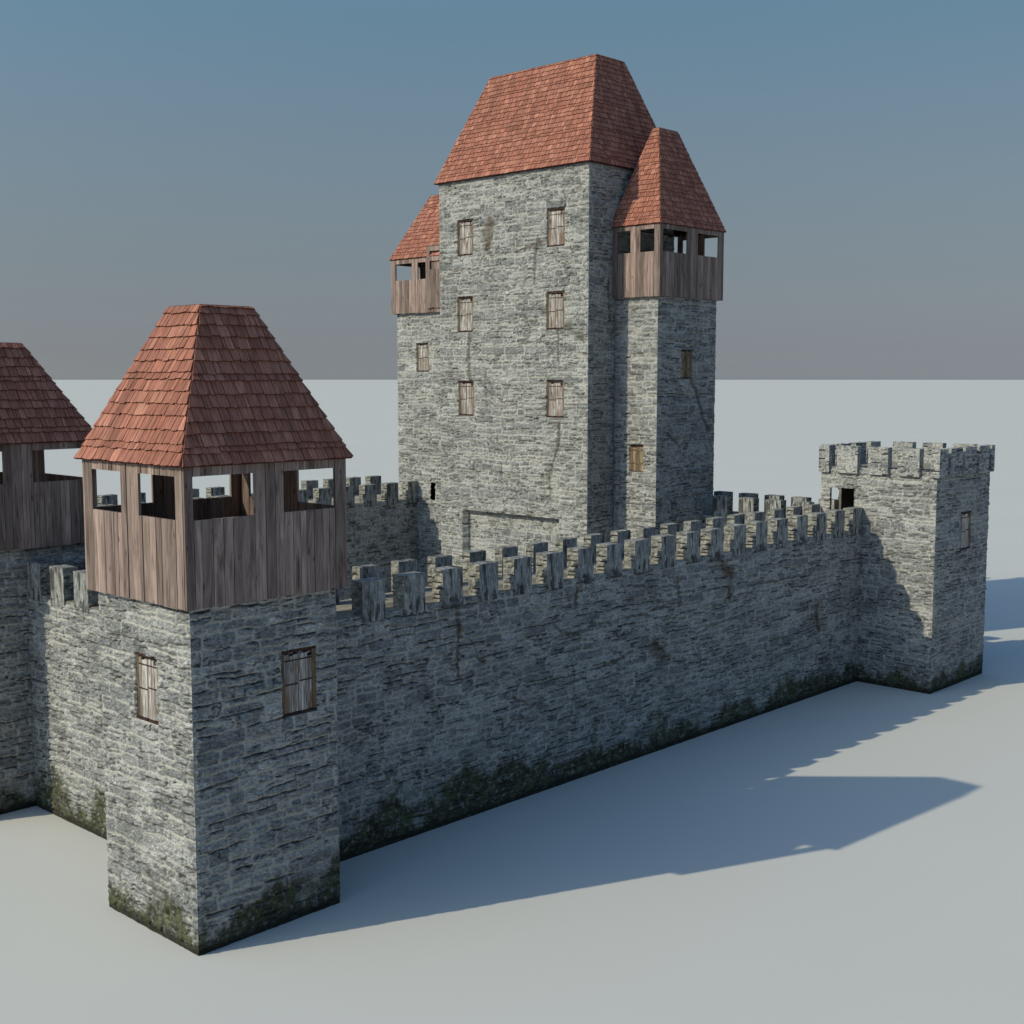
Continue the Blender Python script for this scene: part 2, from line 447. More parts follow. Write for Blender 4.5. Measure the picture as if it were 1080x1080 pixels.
    if holes:
        keep = np.ones((len(uu)-1, len(zs)-1), bool)
        lc = .5*(LOC[:-1]+np.where(SEG[1:] == SEG[:-1], LOC[1:], LOC[:-1]))[:, None]; zc = .5*(zs[:-1]+zs[1:])[None, :]
        for (sg, a, b_, zl, zh) in holes:
            keep &= ~((SEG[:-1] == sg)[:, None] & (lc > a) & (lc < b_) & (zc > zl) & (zc < zh))
    me = grid_mesh(name, V.reshape(-1, 3), (len(uu), len(zs)), att.reshape(-1, 4), stain.reshape(-1, 4), M_STONE, keep)
    return link(name, me, parent)


# ------------------------------------------------------------------ roofs of overlapping shingles
def shingle_roof(name, rect, ze, top, zt, row, wr, seed, parent, sides=(0, 1, 2, 3)):
    x0, y0, x1, y1 = rect; a0, b0, a1, b1 = top
    rng = random.Random(seed)
    B = [Vector((x0, y0, ze)), Vector((x1, y0, ze)), Vector((x1, y1, ze)), Vector((x0, y1, ze))]
    T = [Vector((a0, b0, zt)), Vector((a1, b0, zt)), Vector((a1, b1, zt)), Vector((a0, b1, zt))]
    mb = MB()
    for i in range(4):
        j = (i+1) % 4
        A, Bq, C, D = B[i], B[j], T[j], T[i]
        e = (Bq-A).normalized(); L = (Bq-A).length
        lo = (D-A).dot(e); ro = (C-A).dot(e)
        upv = (D-A)-e*lo; S = upv.length; up = upv/S; n = e.cross(up).normalized()
        dn = -.022*n
        mb.quad([A+dn, Bq+dn, C+dn, D+dn], (.3, 0, 0, 1), 1)
        P = lambda x, t, hgt: A+e*x+up*t+n*hgt
        xl = lambda t: lo*t/S
        xr = lambda t: L+(ro-L)*t/S
        t = 0.; kr = 0
        while t < S-.03:
            ex = row*rng.uniform(.88, 1.1)
            if kr % 6 == 1: ex *= .55
            t1 = min(t+ex, S)
            x = -rng.uniform(0, wr[1])
            while x < L:
                w = rng.uniform(*wr)
                if rng.random() < .22: w *= .5
                a, b = x+.014, x+w-.014
                drop = rng.uniform(-.028, .028) if t > 0 else rng.uniform(-.012, .02)
                sk = rng.uniform(-.018, .018)
                tb = max(t-.025+drop, -.03); tt = min(t1+.045, S)
                la, lb = max(a, xl(max(tb, 0))), min(b, xr(max(tb, 0)))
                ua, ub_ = max(a, xl(tt)), min(b, xr(tt))
                x += w
                if lb-la < .012: continue
                if ub_ < ua:
                    mid = min(max((ua+ub_)/2, xl(tt)), xr(tt)); ua = ub_ = mid
                hb = row*.16+rng.uniform(0, .018); ht = .004
                r = rng.random()
                p0, p1, p2, p3 = P(la, tb-sk, hb), P(lb, tb+sk, hb), P(ub_, tt, ht), P(ua, tt, ht)
                us = [(la, tb), (lb, tb), (ub_, tt), (ua, tt)]
                ofs = seed*3.1+i*17
                us = [(q[0]+ofs, q[1]) for q in us]
                # slightly rounded lower end: two extra points
                if lb-la > .12:
                    m1 = P(la+(lb-la)*.5, tb-.012+rng.uniform(-.008, .008), hb+.003)
                    mb.quad([p0, m1, p1, p2, p3], (r, 0, 0, 1), 0, [us[0], ((us[0][0]+us[1][0])/2, tb), us[1], us[2], us[3]])
                else:
                    mb.quad([p0, p1, p2, p3], (r, 0, 0, 1), 0, us)
                lowz = -.012
                mb.quad([P(la, tb-sk, lowz), P(lb, tb+sk, lowz), p1, p0], (r, 1, 0, 1), 0, [us[0], us[1], us[1], us[0]])
                mb.quad([P(la, tb-sk, lowz), p0, p3, P(ua, tt, -.02)], (r, .6, 0, 1), 0, [us[0], us[0], us[3], us[3]])
                mb.quad([p1, P(lb, tb+sk, lowz), P(ub_, tt, -.02), p2], (r, .6, 0, 1), 0, [us[1], us[1], us[2], us[2]])
            t = t1; kr += 1
    up3 = Vector((0, 0, .012))
    mb.quad([T[0]+up3, T[1]+up3, T[2]+up3, T[3]+up3], (.3, 0, 0, 1), 1)
    # eave underside, a thin frame of boards leaving the loft open from below
    d = Vector((0, 0, -.05)); ins = .55
    I = [Vector((x0+ins, y0+ins, ze)), Vector((x1-ins, y0+ins, ze)), Vector((x1-ins, y1-ins, ze)), Vector((x0+ins, y1-ins, ze))]
    for i in range(4):
        j = (i+1) % 4
        mb.quad([B[i]+d, I[i]+d, I[j]+d, B[j]+d], (.4, 0, 0, 1), 1)
        mb.quad([B[i]+d, B[j]+d, B[j], B[i]], (.4, 0, 0, 1), 1)
    return mb.build(name, [M_SHING, M_UNDER], parent)

# ------------------------------------------------------------------ boarded galleries
def gallery(name, rect, zb, zt, opx, opy, zo, zoh, seed, parent, sides='SWNE', th=.09, floor=True):
    """rect x0,y0,x1,y1 ; opx/opy: openings as fractions along x / y ; sides to board"""
    x0, y0, x1, y1 = rect; rng = random.Random(seed)
    mb = MB()
    def side(ax, c, a, b, ops, sgn):
        # boards along ax from a to b at outer plane c, thickness inward (sgn)
        cuts = sorted([(a+f0*(b-a), a+f1*(b-a)) for f0, f1 in ops])
        edges = [a]
        marks = [v for q in cuts for v in q]+[b]
        for mk in marks:
            cur = edges[-1]
            while mk-cur > .5:
                w = rng.uniform(.25, .50)
                if mk-cur-w < .15: break
                cur += w; edges.append(cur)
            edges.append(mk)
        for p, q in zip(edges[:-1], edges[1:]):
            mid = (p+q)/2
            inop = any(l-1e-6 < mid < r+1e-6 for l, r in cuts)
            spans = [(zb+rng.uniform(-.03, .015), zo), (zoh, zt)] if inop else [(zb+rng.uniform(-.03, .015), zt)]
            out = rng.uniform(0, .03); r = rng.random(); g = .012
            for s0, s1 in spans:
                o1 = c-sgn*out; o2 = c+sgn*th
                lo_, hi_ = min(o1, o2), max(o1, o2)
                if ax == 0: mb.box(p+g, lo_, s0, q-g, hi_, s1, (r, 0, 0, 1))
                else: mb.box(lo_, p+g, s0, hi_, q-g, s1, (r, 0, 0, 1))
    if 'S' in sides: side(0, y0, x0, x1, opx, 1)
    if 'N' in sides: side(0, y1, x0, x1, opx, -1)
    if 'W' in sides: side(1, x0, y0+th, y1-(th if 'N' in sides else 0), opy, 1)
    if 'E' in sides: side(1, x1, y0+th, y1-(th if 'N' in sides else 0), opy, -1)
    g = mb.build(name, M_BOARD, parent)
    if floor:
        fb = MB(); n = max(3, int((x1-x0)/.3))
        for i in range(n):
            a = x0+th+.01+(x1-x0-2*th-.02)*i/n; b = x0+th+.01+(x1-x0-2*th-.02)*(i+1)/n
            fb.box(a+.004, y0+th+.01, zb+.005, b-.004, y1-(th if 'N' in sides else 0)-.01, zb+.11, (rng.random(), 0, 0, 1))
        fb.build('gallery_floor', M_BOARD, parent)
    # inner rail just behind the boards at the window heads
    rb = MB()
    for zc in (zo-.16, zoh+.06):
        i0 = th+.003
        if zc > zoh and zc+.1 > zt: continue
        if 'S' in sides: rb.box(x0+i0, y0+i0, zc, x1-i0, y0+i0+.08, zc+.1)
        if 'W' in sides: rb.box(x0+i0, y0+i0+.083, zc, x0+i0+.08, y1-i0-.083, zc+.1)
    rb.build('inner_rail', M_BOARD, parent)
    return g

# ------------------------------------------------------------------ shuttered windows
def window_parts():
    """local frame: x along the wall, y outward is -y, z up; origin at the centre of the sill line"""
    w, h = 1.56, 2.36
    fr = MB()
    fr.box(-w/2, .055, 0, w/2, .085, h, (.1, 0, 0, 1), 1)                       # dark backing
    fr.box(-w/2, -.02, .10, -w/2+.16, .05, h-.12, (.3, 0, 0, 1), 0)             # ochre jamb boards
    fr.box(w/2-.16, -.02, .10, w/2, .05, h-.12, (.7, 0, 0, 1), 0)
    fr.box(-w/2, -.035, h-.115, w/2, .05, h, (.5, 0, 0, 1), 1)                  # dark head
    frame = fr.mesh('window', [M_JAMB, M_DARKW])
    rng = random.Random(4)
    leaves = []
    for sgn in (-1, 1):
        lf = MB()
        a = .012 if sgn > 0 else -(w/2-.17); b = (w/2-.17) if sgn > 0 else -.012
        n = 3; xs = [a+(b-a)*i/n for i in range(n+1)]
        for i in range(n):
            z0 = .105+rng.uniform(0, .02); z1 = h-.15-rng.uniform(0, .24)
            near = (i == 0 and sgn > 0) or (i == n-1 and sgn < 0)
            lf.box(xs[i]+.004, -.012-(.012 if near else rng.uniform(0, .008)), z0, xs[i+1]-.004, .045, z1, ((.97 if near and sgn > 0 else rng.uniform(.1, .75)), 0, 0, 1), 0)
        for zc in (1.13+.04*sgn, h-.42):
            lf.box(a+.02, -.034, zc, b-.01, -.026, zc+.045, (.2, 0, 0, 1), 1)   # iron-brown straps
        leaves.append(lf.mesh('shutter', [M_SHUT, M_DARKW]))
    sl = MB()
    sl.box(-w/2-.03, -.06, .005, -.03, .05, .095, (.2, 0, 0, 1), 0)
    sl.box(.03, -.06, .005, w/2+.03, .05, .095, (.4, 0, 0, 1), 0)
    sill = sl.mesh('sill', [M_DARKW])
    return frame, leaves, sill
WIN = window_parts()
def window(parent, p, facing, s=(1., 1.), label=None):
    o = link('window', WIN[0], parent, p)
    o.rotation_euler = (0, 0, {'S': 0, 'W': -math.pi/2}[facing])
    o.scale = (s[0], 1, s[1])
    for nm, me in (('shutter', WIN[1][0]), ('shutter', WIN[1][1]), ('sill', WIN[2])):
        c = bpy.data.objects.new(nm, me); COL.objects.link(c); c.parent = o
    if label: o['label'] = label
    return o
def hatch(parent, p, facing, w, h, label):
    mb = MB(); rng = random.Random(int(w*100))
    mb.box(-w/2, .04, 0, w/2, .08, h, (.1, 0, 0, 1), 1)
    n = 4
    for i in range(n):
        a = -w/2+w*i/n; b = a+w/n
        mb.box(a+.006, -.03-rng.uniform(0, .03), .03+rng.uniform(0, .06), b-.006, .04, h-.1-rng.uniform(0, .12), (rng.random(), 0, 0, 1), 0)
    for zc in (.3*h, .78*h):
        mb.box(-w/2+.03, -.085, zc, w/2-.03, -.062, zc+.1, (.25, 0, 0, 1), 0)
    o = link('hatch', mb.mesh('hatch', [M_HATCH, M_DARKW]), parent, p)
    o.rotation_euler = (0, 0, {'S': 0, 'W': -math.pi/2}[facing])
    o['label'] = label
    return o

# ------------------------------------------------------------------ merlons
def merlon_mesh(w, d, h, seed, flare=.0, mat=None, streak=True):
    """box of rough stone, origin at the centre of its foot; w along x, d along y; front (-y) face carries upright streaks"""
    mb = MB(); res = .085
    def face(o, eu, ev, lu, lv, n, flag, sd):
        nu, nv = max(3, int(lu/res)), max(3, int(lv/res))
        us = np.linspace(0, lu, nu+1); vs = np.linspace(0, lv, nv+1)
        A, B = np.meshgrid(us, vs, indexing='ij')
        ed = np.minimum(np.minimum(A, lu-A), np.minimum(B, lv-B))
        if streak and flag > .9:
            hh, at = stone_field(A+sd*.7, B+sd*.3, sd, .75); hh = (hh-.03)*.8; jo = at[:, 2].reshape(A.shape)*.9
        elif streak:
            hh = (fbm(A*5+sd, B*1.3, sd, 3)-.5)*.09
            jo = sst(.60, .70, fbm(A*4.5+sd, B*.9+3, sd+5, 2))*.9
            if n[1] < 0:      # weathered foot: a dark cleft between two prongs
                cl = sst(.09, .04, np.abs(A-lu*(.42+.10*math.sin(sd))))*sst(.48, .30, B)
                cl = np.maximum(cl, sst(.14, .06, A)*sst(.40, .15, B+A))
                hh = hh-.10*cl; jo = np.maximum(jo, .9*cl)
            att0 = np.full_like(A, flag)
        else:
            hh, at = stone_field(A+sd*.7, B+sd*.3, sd, .8); hh = (hh-.03)*.55; jo = at[:, 2].reshape(A.shape)
        hh = hh*sst(0, .12, ed)
        for i in range(nu):
            for j in range(nv):
                p = []
                for (a, b) in ((i, j), (i+1, j), (i+1, j+1), (i, j+1)):
                    p.append(np.array(o)+np.array(eu)*us[a]+np.array(ev)*vs[b]+np.array(n)*hh[a, b])
                if streak: att = (flag, 0, float(jo[i, j]), 1)
                else: att = tuple(at.reshape(A.shape+(4,))[i, j])
                mb.quad(p, att)
    x0, x1, y0, y1 = -w/2, w/2, -d/2, d/2
    face((x0, y0, 0), (1, 0, 0), (0, 0, 1), w, h, (0, -1, 0), 0., seed)
    face((x1, y1, 0), (-1, 0, 0), (0, 0, 1), w, h, (0, 1, 0), 0., seed+1)
    face((x0, y1, 0), (0, -1, 0), (0, 0, 1), d, h, (-1, 0, 0), 1., seed+2)
    face((x1, y0, 0), (0, 1, 0), (0, 0, 1), d, h, (1, 0, 0), 1., seed+3)
    face((x0, y0, h), (1, 0, 0), (0, 1, 0), w, d, (0, 0, 1), .35, seed+4)
    mb.quad([(x0, y0, 0), (x0, y1, 0), (x1, y1, 0), (x1, y0, 0)])
    me = mb.mesh('merlon', mat or M_MERLON)
    if not streak:
        a = me.color_attributes.new('stain', 'FLOAT_COLOR', 'POINT')
        a.data.foreach_set('color', np.tile(np.array([0, 0, 0, 1], np.float32), len(me.vertices)))
    return me
ZH = 9.76; ZM0 = 9.50; ZM1 = 11.15
MER_OUT = [merlon_mesh(1.18, .68, ZM1-ZM0, 300+11*i) for i in range(5)]
MER_IN = [merlon_mesh(1.08, .50, ZM1-ZM0, 400+11*i) for i in range(4)]
def merlon(parent, me, x, y, z, rot=0):
    o = bpy.data.objects.new('merlon', me); COL.objects.link(o); o.parent = parent
    o.location = Vector((x, y, z))-parent.location; o.rotation_euler = (0, 0, rot); return o

# ================================================================== THE SETTING
gs = [-60000, -6000, -800, -150, -60, 0, 60, 120, 200, 900, 6000, 60000]
mb = MB()
gm = bpy.data.meshes.new('ground')
vs = [(x, y, 0.) for x in gs for y in gs]; ng = len(gs)
gm.from_pydata(vs, [], [(i*ng+j, (i+1)*ng+j, (i+1)*ng+j+1, i*ng+j+1) for i in range(ng-1) for j in range(ng-1)])
gm.materials.append(M_GROUND)
g = link('ground', gm); g['kind'] = 'structure'

# ================================================================== ROOFED CORNER TOWERS
def roofed_tower(x0, y0, wx, wy, zs, label, seed, windows, res, eave=16.39, zt=21.64, zw=16.34, inset=1.95, zo=14.62, zoh=16.03, opy=[(.067, .42), (.597, .907)]):
    x1, y1 = x0+wx, y0+wy
    t = thing('corner_tower', label, 'tower', (x0+wx/2, y0+wy/2, 0), 'corner towers with red shingle roofs')
    niches = []
    for (f, c, zl, ww, hh) in windows:
        if f == 'S': niches.append((0, c-x0-ww/2, c-x0+ww/2, zl, zl+hh, .15))
        else: niches.append((3, (y1-c)-ww/2, (y1-c)+ww/2, zl, zl+hh, .15))
    stone_wall('stone_wall', [(x0, y0), (x1, y0), (x1, y1), (x0, y1)], True, -.02, zs+.02, res, seed, t, niches)
    cap = MB(); cap.quad([(x0+.05, y0+.05, zs), (x1-.05, y0+.05, zs), (x1-.05, y1-.05, zs), (x0+.05, y1-.05, zs)]); cap.build('tower_top', M_INNER, t)
    o = .30
    gallery('wooden_gallery', (x0-o, y0-o, x1+o, y1+o), zs, zw, [(.052, .408), (.588, .922)], opy, zo, zoh, seed, t)
    r = .46; i = inset
    shingle_roof('roof', (x0-r, y0-r, x1+r, y1+r), eave, (x0+i, y0+i, x1-i, y1-i), zt, .46, (.24, .52), seed, t)
    for (f, c, zl, ww, hh) in windows:
        p = (c, y0+.07, zl) if f == 'S' else (x0+.07, c, zl)
        window(t, p, f, (ww/1.56, hh/2.36))
    return t
roofed_tower(0, 0, 6, 5.84, 11.74, 'nearest square stone tower with boarded gallery and red shingle roof, two shuttered windows', 21,
             [('S', 4.33, 7.40, 1.54, 2.36), ('W', 2.78, 7.46, 1.48, 2.36)], [.030, .3, .3, .030])
roofed_tower(-.35, 18.33, 6.75, 6.75, 11.74, 'red roofed stone tower cut off by the left edge of the photo', 22, [], [.04, .3, .3, .3], zt=20.75, inset=1.95, opy=[(.08, .68)])

# ================================================================== CURTAIN WALLS
D = 3.09; L = 50.455
def walk(parent, x0, y0, x1, y1, z, along):
    mb = MB(); rng = random.Random(int(x0*7+y0))
    n = 9
    for i in range(n):
        if along == 'x':
            a = y0+(y1-y0)*i/n; b = y0+(y1-y0)*(i+1)/n
            mb.box(x0, a+.006, z-.1, x1, b-.006, z+rng.uniform(0, .015), (rng.random(), 0, 0, 1))
        else:
            a = x0+(x1-x0)*i/n; b = x0+(x1-x0)*(i+1)/n
            mb.box(a+.006, y0, z-.1, b-.006, y1, z+rng.uniform(0, .015), (rng.random(), 0, 0, 1))
    mb.build('wall_walk', M_WALK, parent)

nw = thing('curtain_wall', 'long shaded crenellated wall in front, between nearest roofed tower and flat-topped tower', 'wall', (28, 4.8, 0))
st = []
# u along the wall from x=6: brown streak below the parapet, blotches, olive joints
st = [
('c',0,[(9.00,9.41),(9.00,8.83),(9.16,8.27)],0.200,0),
('c',0,[(9.16,8.27),(9.05,7.38),(9.10,6.41),(9.38,6.16)],0.070,0),
('c',0,[(9.22,8.10),(9.74,7.94),(10.02,7.64),(10.31,7.05),(10.84,6.71)],0.050,0),
('c',0,[(15.18,7.88),(15.72,7.44),(16.40,7.16),(17.22,7.18)],0.090,1),
('c',0,[(17.93,7.35),(19.22,7.31),(20.71,7.34),(22.56,7.33)],0.080,1),
('c',0,[(23.04,7.41),(24.24,7.65),(25.49,7.44)],0.080,1),
('c',0,[(18.52,5.17),(19.99,5.30),(21.27,5.63)],0.060,1),
('c',0,[(28.93,9.43),(29.87,8.45),(29.82,7.35)],0.300,0),
('c',0,[(23.07,5.64),(23.89,4.92)],0.350,0),
('c',0,[(31.78,7.70),(34.75,7.62),(37.91,7.60)],0.070,1),
('c',0,[(26.82,5.68),(29.03,6.04),(31.84,6.02)],0.070,1),
('c',0,[(16.93,9.32),(16.80,8.43)],0.100,0),
('c',0,[(25.04,8.84),(25.16,7.33)],0.100,0),
('c',0,[(39.10,5.50),(39.38,4.30)],0.350,0),
('c',0,[(16.40,6.21),(16.83,4.76),(16.63,3.19)],0.060,1),
('c',0,[(12.49,4.87),(13.76,4.19),(14.73,4.32)],0.060,0),
]
stone_wall('stone_face', [(6, D), (L+.05, D)], False, -.02, ZH, (.030, .085), 31, nw, stains=st, zres=.034, moss=([0, 8, 22, 45], [.45, .38, .08, 0]))
bk = MB(); bk.quad([(L, 6.5, 0), (6, 6.5, 0), (6, 6.5, ZH), (L, 6.5, ZH)]); bk.build('rear_face', M_INNER, nw)
walk(nw, 6, D+.02, L, 6.48, ZH, 'x')
rng = random.Random(5)
for k in range(19): merlon(nw, MER_OUT[rng.randrange(5)], 9.75+.585+2.19*k, 2.98+.34, ZM0+rng.uniform(-.015, .015), rng.uniform(-.012, .012))
for k in range(-1, 18): merlon(nw, MER_IN[rng.randrange(4)], 12.12+.54+2.19*k, 5.98+.25, ZM0+rng.uniform(-.015, .015), rng.uniform(-.012, .012))

lw = thing('curtain_wall', 'short wall with dark green moss at its foot linking the two roofed corner towers', 'wall', (5, 12, 0))
XL = 3.37
stone_wall('stone_face', [(XL, 18.4), (XL, 5.84)], False, -.02, ZH, .036, 32, lw, moss=([0, 14], [.40, .62]))
bk = MB(); bk.quad([(6.9, 5.84, 0), (6.9, 18.33, 0), (6.9, 18.33, ZH), (6.9, 5.84, ZH)]); bk.build('rear_face', M_INNER, lw)
walk(lw, XL+.02, 5.84, 6.88, 18.33, ZH, 'y')
for k in range(6):
    yy = 17.55-2.07*k
    merlon(lw, MER_OUT[rng.randrange(5)], XL-.07+.34, yy, ZM0, -math.pi/2)
    merlon(lw, MER_IN[rng.randrange(4)], 6.4, yy-.5, ZM0, -math.pi/2)

YB = 38.6; YO = 45.2
bw = thing('curtain_wall', 'distant shaded rear wall left of the keep with two rows of merlons', 'wall', (25, 42, 0))
stone_wall('stone_face', [(6, YB), (45.4, YB)], False, -.02, ZH, .09, 33, bw)
bk = MB(); bk.quad([(45.4, YO+.7, 0), (6, YO+.7, 0), (6, YO+.7, ZH), (45.4, YO+.7, ZH)]); bk.build('rear_face', M_INNER, bw)
walk(bw, 6, YB+.02, 45.4, YO+.7, ZH, 'x')
for k in range(18):
    merlon(bw, MER_OUT[rng.randrange(5)], 44.75-2.19*k, YB+.25, ZM0)
    merlon(bw, MER_OUT[rng.randrange(5)], 46.3-2.19*k, YO, ZM0)

rw = thing('curtain_wall', 'low crenellated wall running back from the flat-topped tower, seen right of the keep', 'wall', (52.4, 24, 0))
XR = 50.6
stone_wall('stone_face', [(XR, 45), (XR, 5.9)], False, -.02, ZH, .15, 34, rw)
bk = MB(); bk.quad([(54.2, 5.9, 0), (54.2, 45, 0), (54.2, 45, ZH), (54.2, 5.9, ZH)]); bk.build('rear_face', M_INNER, rw)
walk(rw, XR+.02, 5.95, 54.18, 45, ZH, 'y')
for k in range(8):
    merlon(rw, MER_OUT[rng.randrange(5)], XR+.3, 7.45+2.1*k, ZM0, -math.pi/2)
    merlon(rw, MER_OUT[rng.randrange(5)], 53.8, 7.25+2.1*k, ZM0, -math.pi/2)

# ================================================================== FLAT-TOPPED BATTLEMENTED TOWER
ft = thing('battlemented_tower', 'flat-topped stone tower with merlons and one shutter at the far right end of the wall', 'tower', (54.3, 2.06, 0))
fx0, fy0, fx1, fy1 = L, -1.81, 58.08, 5.93
zt_ = 13.65
door_w = (3, fy1-5.28, fy1-3.60, ZH+.0, 12.27)
door_n = (2, fx1-52.75, fx1-51.0, ZH+.0, 12.27)
stone_wall('stone_wall', [(fx0, fy0), (fx1, fy0), (fx1, fy1), (fx0, fy1)], True, -.02, zt_, [.055, .3, .12, .055], 41, ft,
           niches=[(0, 53.93-fx0, 55.55-fx0, 8.5, 10.92, .15)], holes=[door_w, door_n], zres=.055)
window(ft, (54.74, fy0+.07, 8.5), 'S', (1.62/1.56, 2.42/2.36))
# inner shell with the two doorways, floor and roof deck
ib = MB(); q = .16
ix0, iy0, ix1, iy1 = fx0+q, fy0+q, fx1-q, fy1-q
def wall_with_door(ax, c, a, b, d0, d1, zlo, zhi, dz):
    def rect(p, r_, z0, z1):
        if ax == 'y': ib.quad([(c, p, z0), (c, r_, z0), (c, r_, z1), (c, p, z1)])
        else: ib.quad([(p, c, z0), (r_, c, z0), (r_, c, z1), (p, c, z1)])
    rect(a, d0, zlo, zhi); rect(d1, b, zlo, zhi); rect(d0, d1, dz, zhi)
wall_with_door('y', ix0, iy0, iy1, 3.60, 5.28, ZH, 13.2, 12.27)
wall_with_door('x', iy1, ix0, ix1, 51.0, 52.75, ZH, 13.2, 12.27)
ib.quad([(ix1, iy0, ZH), (ix1, iy1, ZH), (ix1, iy1, 13.2), (ix1, iy0, 13.2)]); ib.quad([(ix0, iy0, ZH), (ix1, iy0, ZH), (ix1, iy0, 13.2), (ix0, iy0, 13.2)])
ib.quad([(fx0+.1, fy0+.1, ZH), (fx1-.1, fy0+.1, ZH), (fx1-.1, fy1-.1, ZH), (fx0+.1, fy1-.1, ZH)])
ib.quad([(ix0, iy0, 13.2), (ix1, iy0, 13.2), (ix1, iy1, 13.2), (ix0, iy1, 13.2)])
for y in (3.60, 5.28): ib.quad([(fx0, y, ZH), (ix0, y, ZH), (ix0, y, 12.27), (fx0, y, 12.27)])
ib.quad([(fx0, 3.6, 12.27), (ix0, 3.6, 12.27), (ix0, 5.28, 12.27), (fx0, 5.28, 12.27)])
for x in (51.0, 52.75): ib.quad([(x, fy1, ZH), (x, iy1, ZH), (x, iy1, 12.27), (x, fy1, 12.27)])
ib.quad([(51.0, fy1, 12.27), (51.0, iy1, 12.27), (52.75, iy1, 12.27), (52.75, fy1, 12.27)])
ib.build('guard_room', M_INNER, ft)
dk = MB(); dk.quad([(fx0+.03, fy0+.03, 13.6), (fx1-.03, fy0+.03, 13.6), (fx1-.03, fy1-.03, 13.6), (fx0+.03, fy1-.03, 13.6)]); dk.build('roof_deck', M_WALK, ft)
def crown(c0, c1, fixed, axis, sd):
    me = merlon_mesh(c1-c0, .55, 1.70, sd, mat=M_STONE, streak=False)
    m = (c0+c1)/2
    if axis == 'W': merlon(ft, me, fixed+.275, m, 13.25, -math.pi/2)
    if axis == 'S': merlon(ft, me, m, fixed+.275, 13.25, 0)
    if axis == 'E': merlon(ft, me, fixed-.275, m, 13.25, math.pi/2)
    if axis == 'N': merlon(ft, me, m, fixed-.275, 13.25, math.pi)
cw = fx0-.25; cs = fy0-.25; ce = fx1+.08; cn = fy1+.1
for i, (a, b) in enumerate([(5.30, 5.57), (3.33, 4.75), (1.28, 2.62), (-.77, .62)]): crown(a, b, cw, 'W', 500+i*7)
for i, (a, b) in enumerate([(cw, 51.35), (51.72, 53.38), (53.75, 55.45), (55.82, 57.35), (57.65, ce)]): crown(a, b, cs, 'S', 540+i*7)
for i, (a, b) in enumerate([(-.9, .5), (1.2, 2.6), (3.3, 4.7)]): crown(a, b, ce, 'E', 580+i*7)
for i, (a, b) in enumerate([(cw, 51.3), (51.95, 53.35), (54.0, 55.4), (56.05, 57.4)]): crown(a, b, cn, 'N', 620+i*7)

# ================================================================== KEEP
kx, ky, kX, kY = 42.5, 18.86, 51.85, 33.0
kp = thing('keep', 'tall stone keep with steep red shingle roof and six shuttered windows in its sunlit face', 'castle keep', ((kx+kX)/2, (ky+kY)/2, 0))
kw = [(30.33, 27.93), (21.72, 27.97), (30.35, 22.50), (21.75, 22.47), (30.30, 16.50), (21.73, 16.54)]
seg3 = lambda y: kY-y
nch = [(3, seg3(y)-.8, seg3(y)+.8, z, z+2.54, .15) for y, z in kw]
nch.append((3, seg3(30.72), seg3(21.31), -1, 9.66, .58))
kst = [('c', 3, [(seg3(23.3), 28.6), (seg3(23.6), 27.4), (seg3(23.6), 25.6)], .13, 1), ('c', 3, [(seg3(25.2), 27.9), (seg3(24.2), 28.1), (seg3(23.0), 28.3)], .12, 0),
       ('c', 3, [(seg3(27.9), 30.0), (seg3(28.1), 28.4)], .35, 0), ('c', 3, [(seg3(29.9), 22.4), (seg3(30.1), 20.8), (seg3(29.9), 19.2)], .16, 1),
       ('c', 3, [(seg3(21.3), 16.4), (seg3(21.5), 14.5), (seg3(22.2), 12.6), (seg3(22.1), 11.0)], .12, 1), ('c', 3, [(seg3(20.6), 22.6), (seg3(19.4), 21.9)], .28, 1),
       ('c', 3, [(seg3(21.5), 22.4), (seg3(21.4), 20.2)], .08, 1), ('c', 3, [(seg3(28.4), 17.5), (seg3(26.6), 17.2), (seg3(25.4), 17.4)], .05, 0),
       ('c', 0, [(2.0, 26.0), (2.2, 23.0)], .12, 1)]
stone_wall('stone_wall', [(kx, ky), (kX, ky), (kX, kY), (kx, kY)], True, -.02, 33.2, [.08, .6, .6, .055], 51, kp, nch, stains=kst, zres=.055, k=1.0)
for y, z in kw: window(kp, (kx+.07, y, z), 'W', (1.6/1.56, 2.54/2.36))
shingle_roof('roof', (kx-.27, ky-.27, kX+.27, kY+.27), 33.22, (kx+3.18, ky+2.11, kX-3.18, kY-2.11), 40.9, .37, (.26, .5), 52, kp)

# ================================================================== TURRETS ON THE KEEP
tx, tX = 45.25, 51.9
def turret(label, y0, y1, zb, zw, ze, zt, top, seed, opx, opy, zo, zoh, res, south, extra=None, niches=(), stains=()):
    t = thing('turret', label, 'turret', ((tx+tX)/2, (y0+y1)/2, 0), 'stair turrets against the keep')
    hol = [n[:5] for n in niches if n[5] < 0]; niches = [n for n in niches if n[5] > 0]
    stone_wall('stone_wall', [(tx, y0), (tX, y0), (tX, y1), (tx, y1)], True, -.02, zb+.02, res, seed, t, niches, hol, stains=stains, zres=.06, k=1.0)
    o = .33
    if south: rect = (tx-o, y0-o, tX+o, y1-.06); sd = 'SWE'
    else: rect = (tx-o, y0+.06, tX+o, y1+o); sd = 'WNE'
    gallery('wooden_gallery', rect, zb, zw, opx, opy, zo, zoh, seed, t, sd)
    r = .41
    rr = (tx-r, y0-r, tX+r, y1+(.2 if south else r)) if south else (tx-r, y0-.2, tX+r, y1+r)
    shingle_roof('roof', rr, ze, top, zt, .36, (.26, .5), seed, t)
    return t
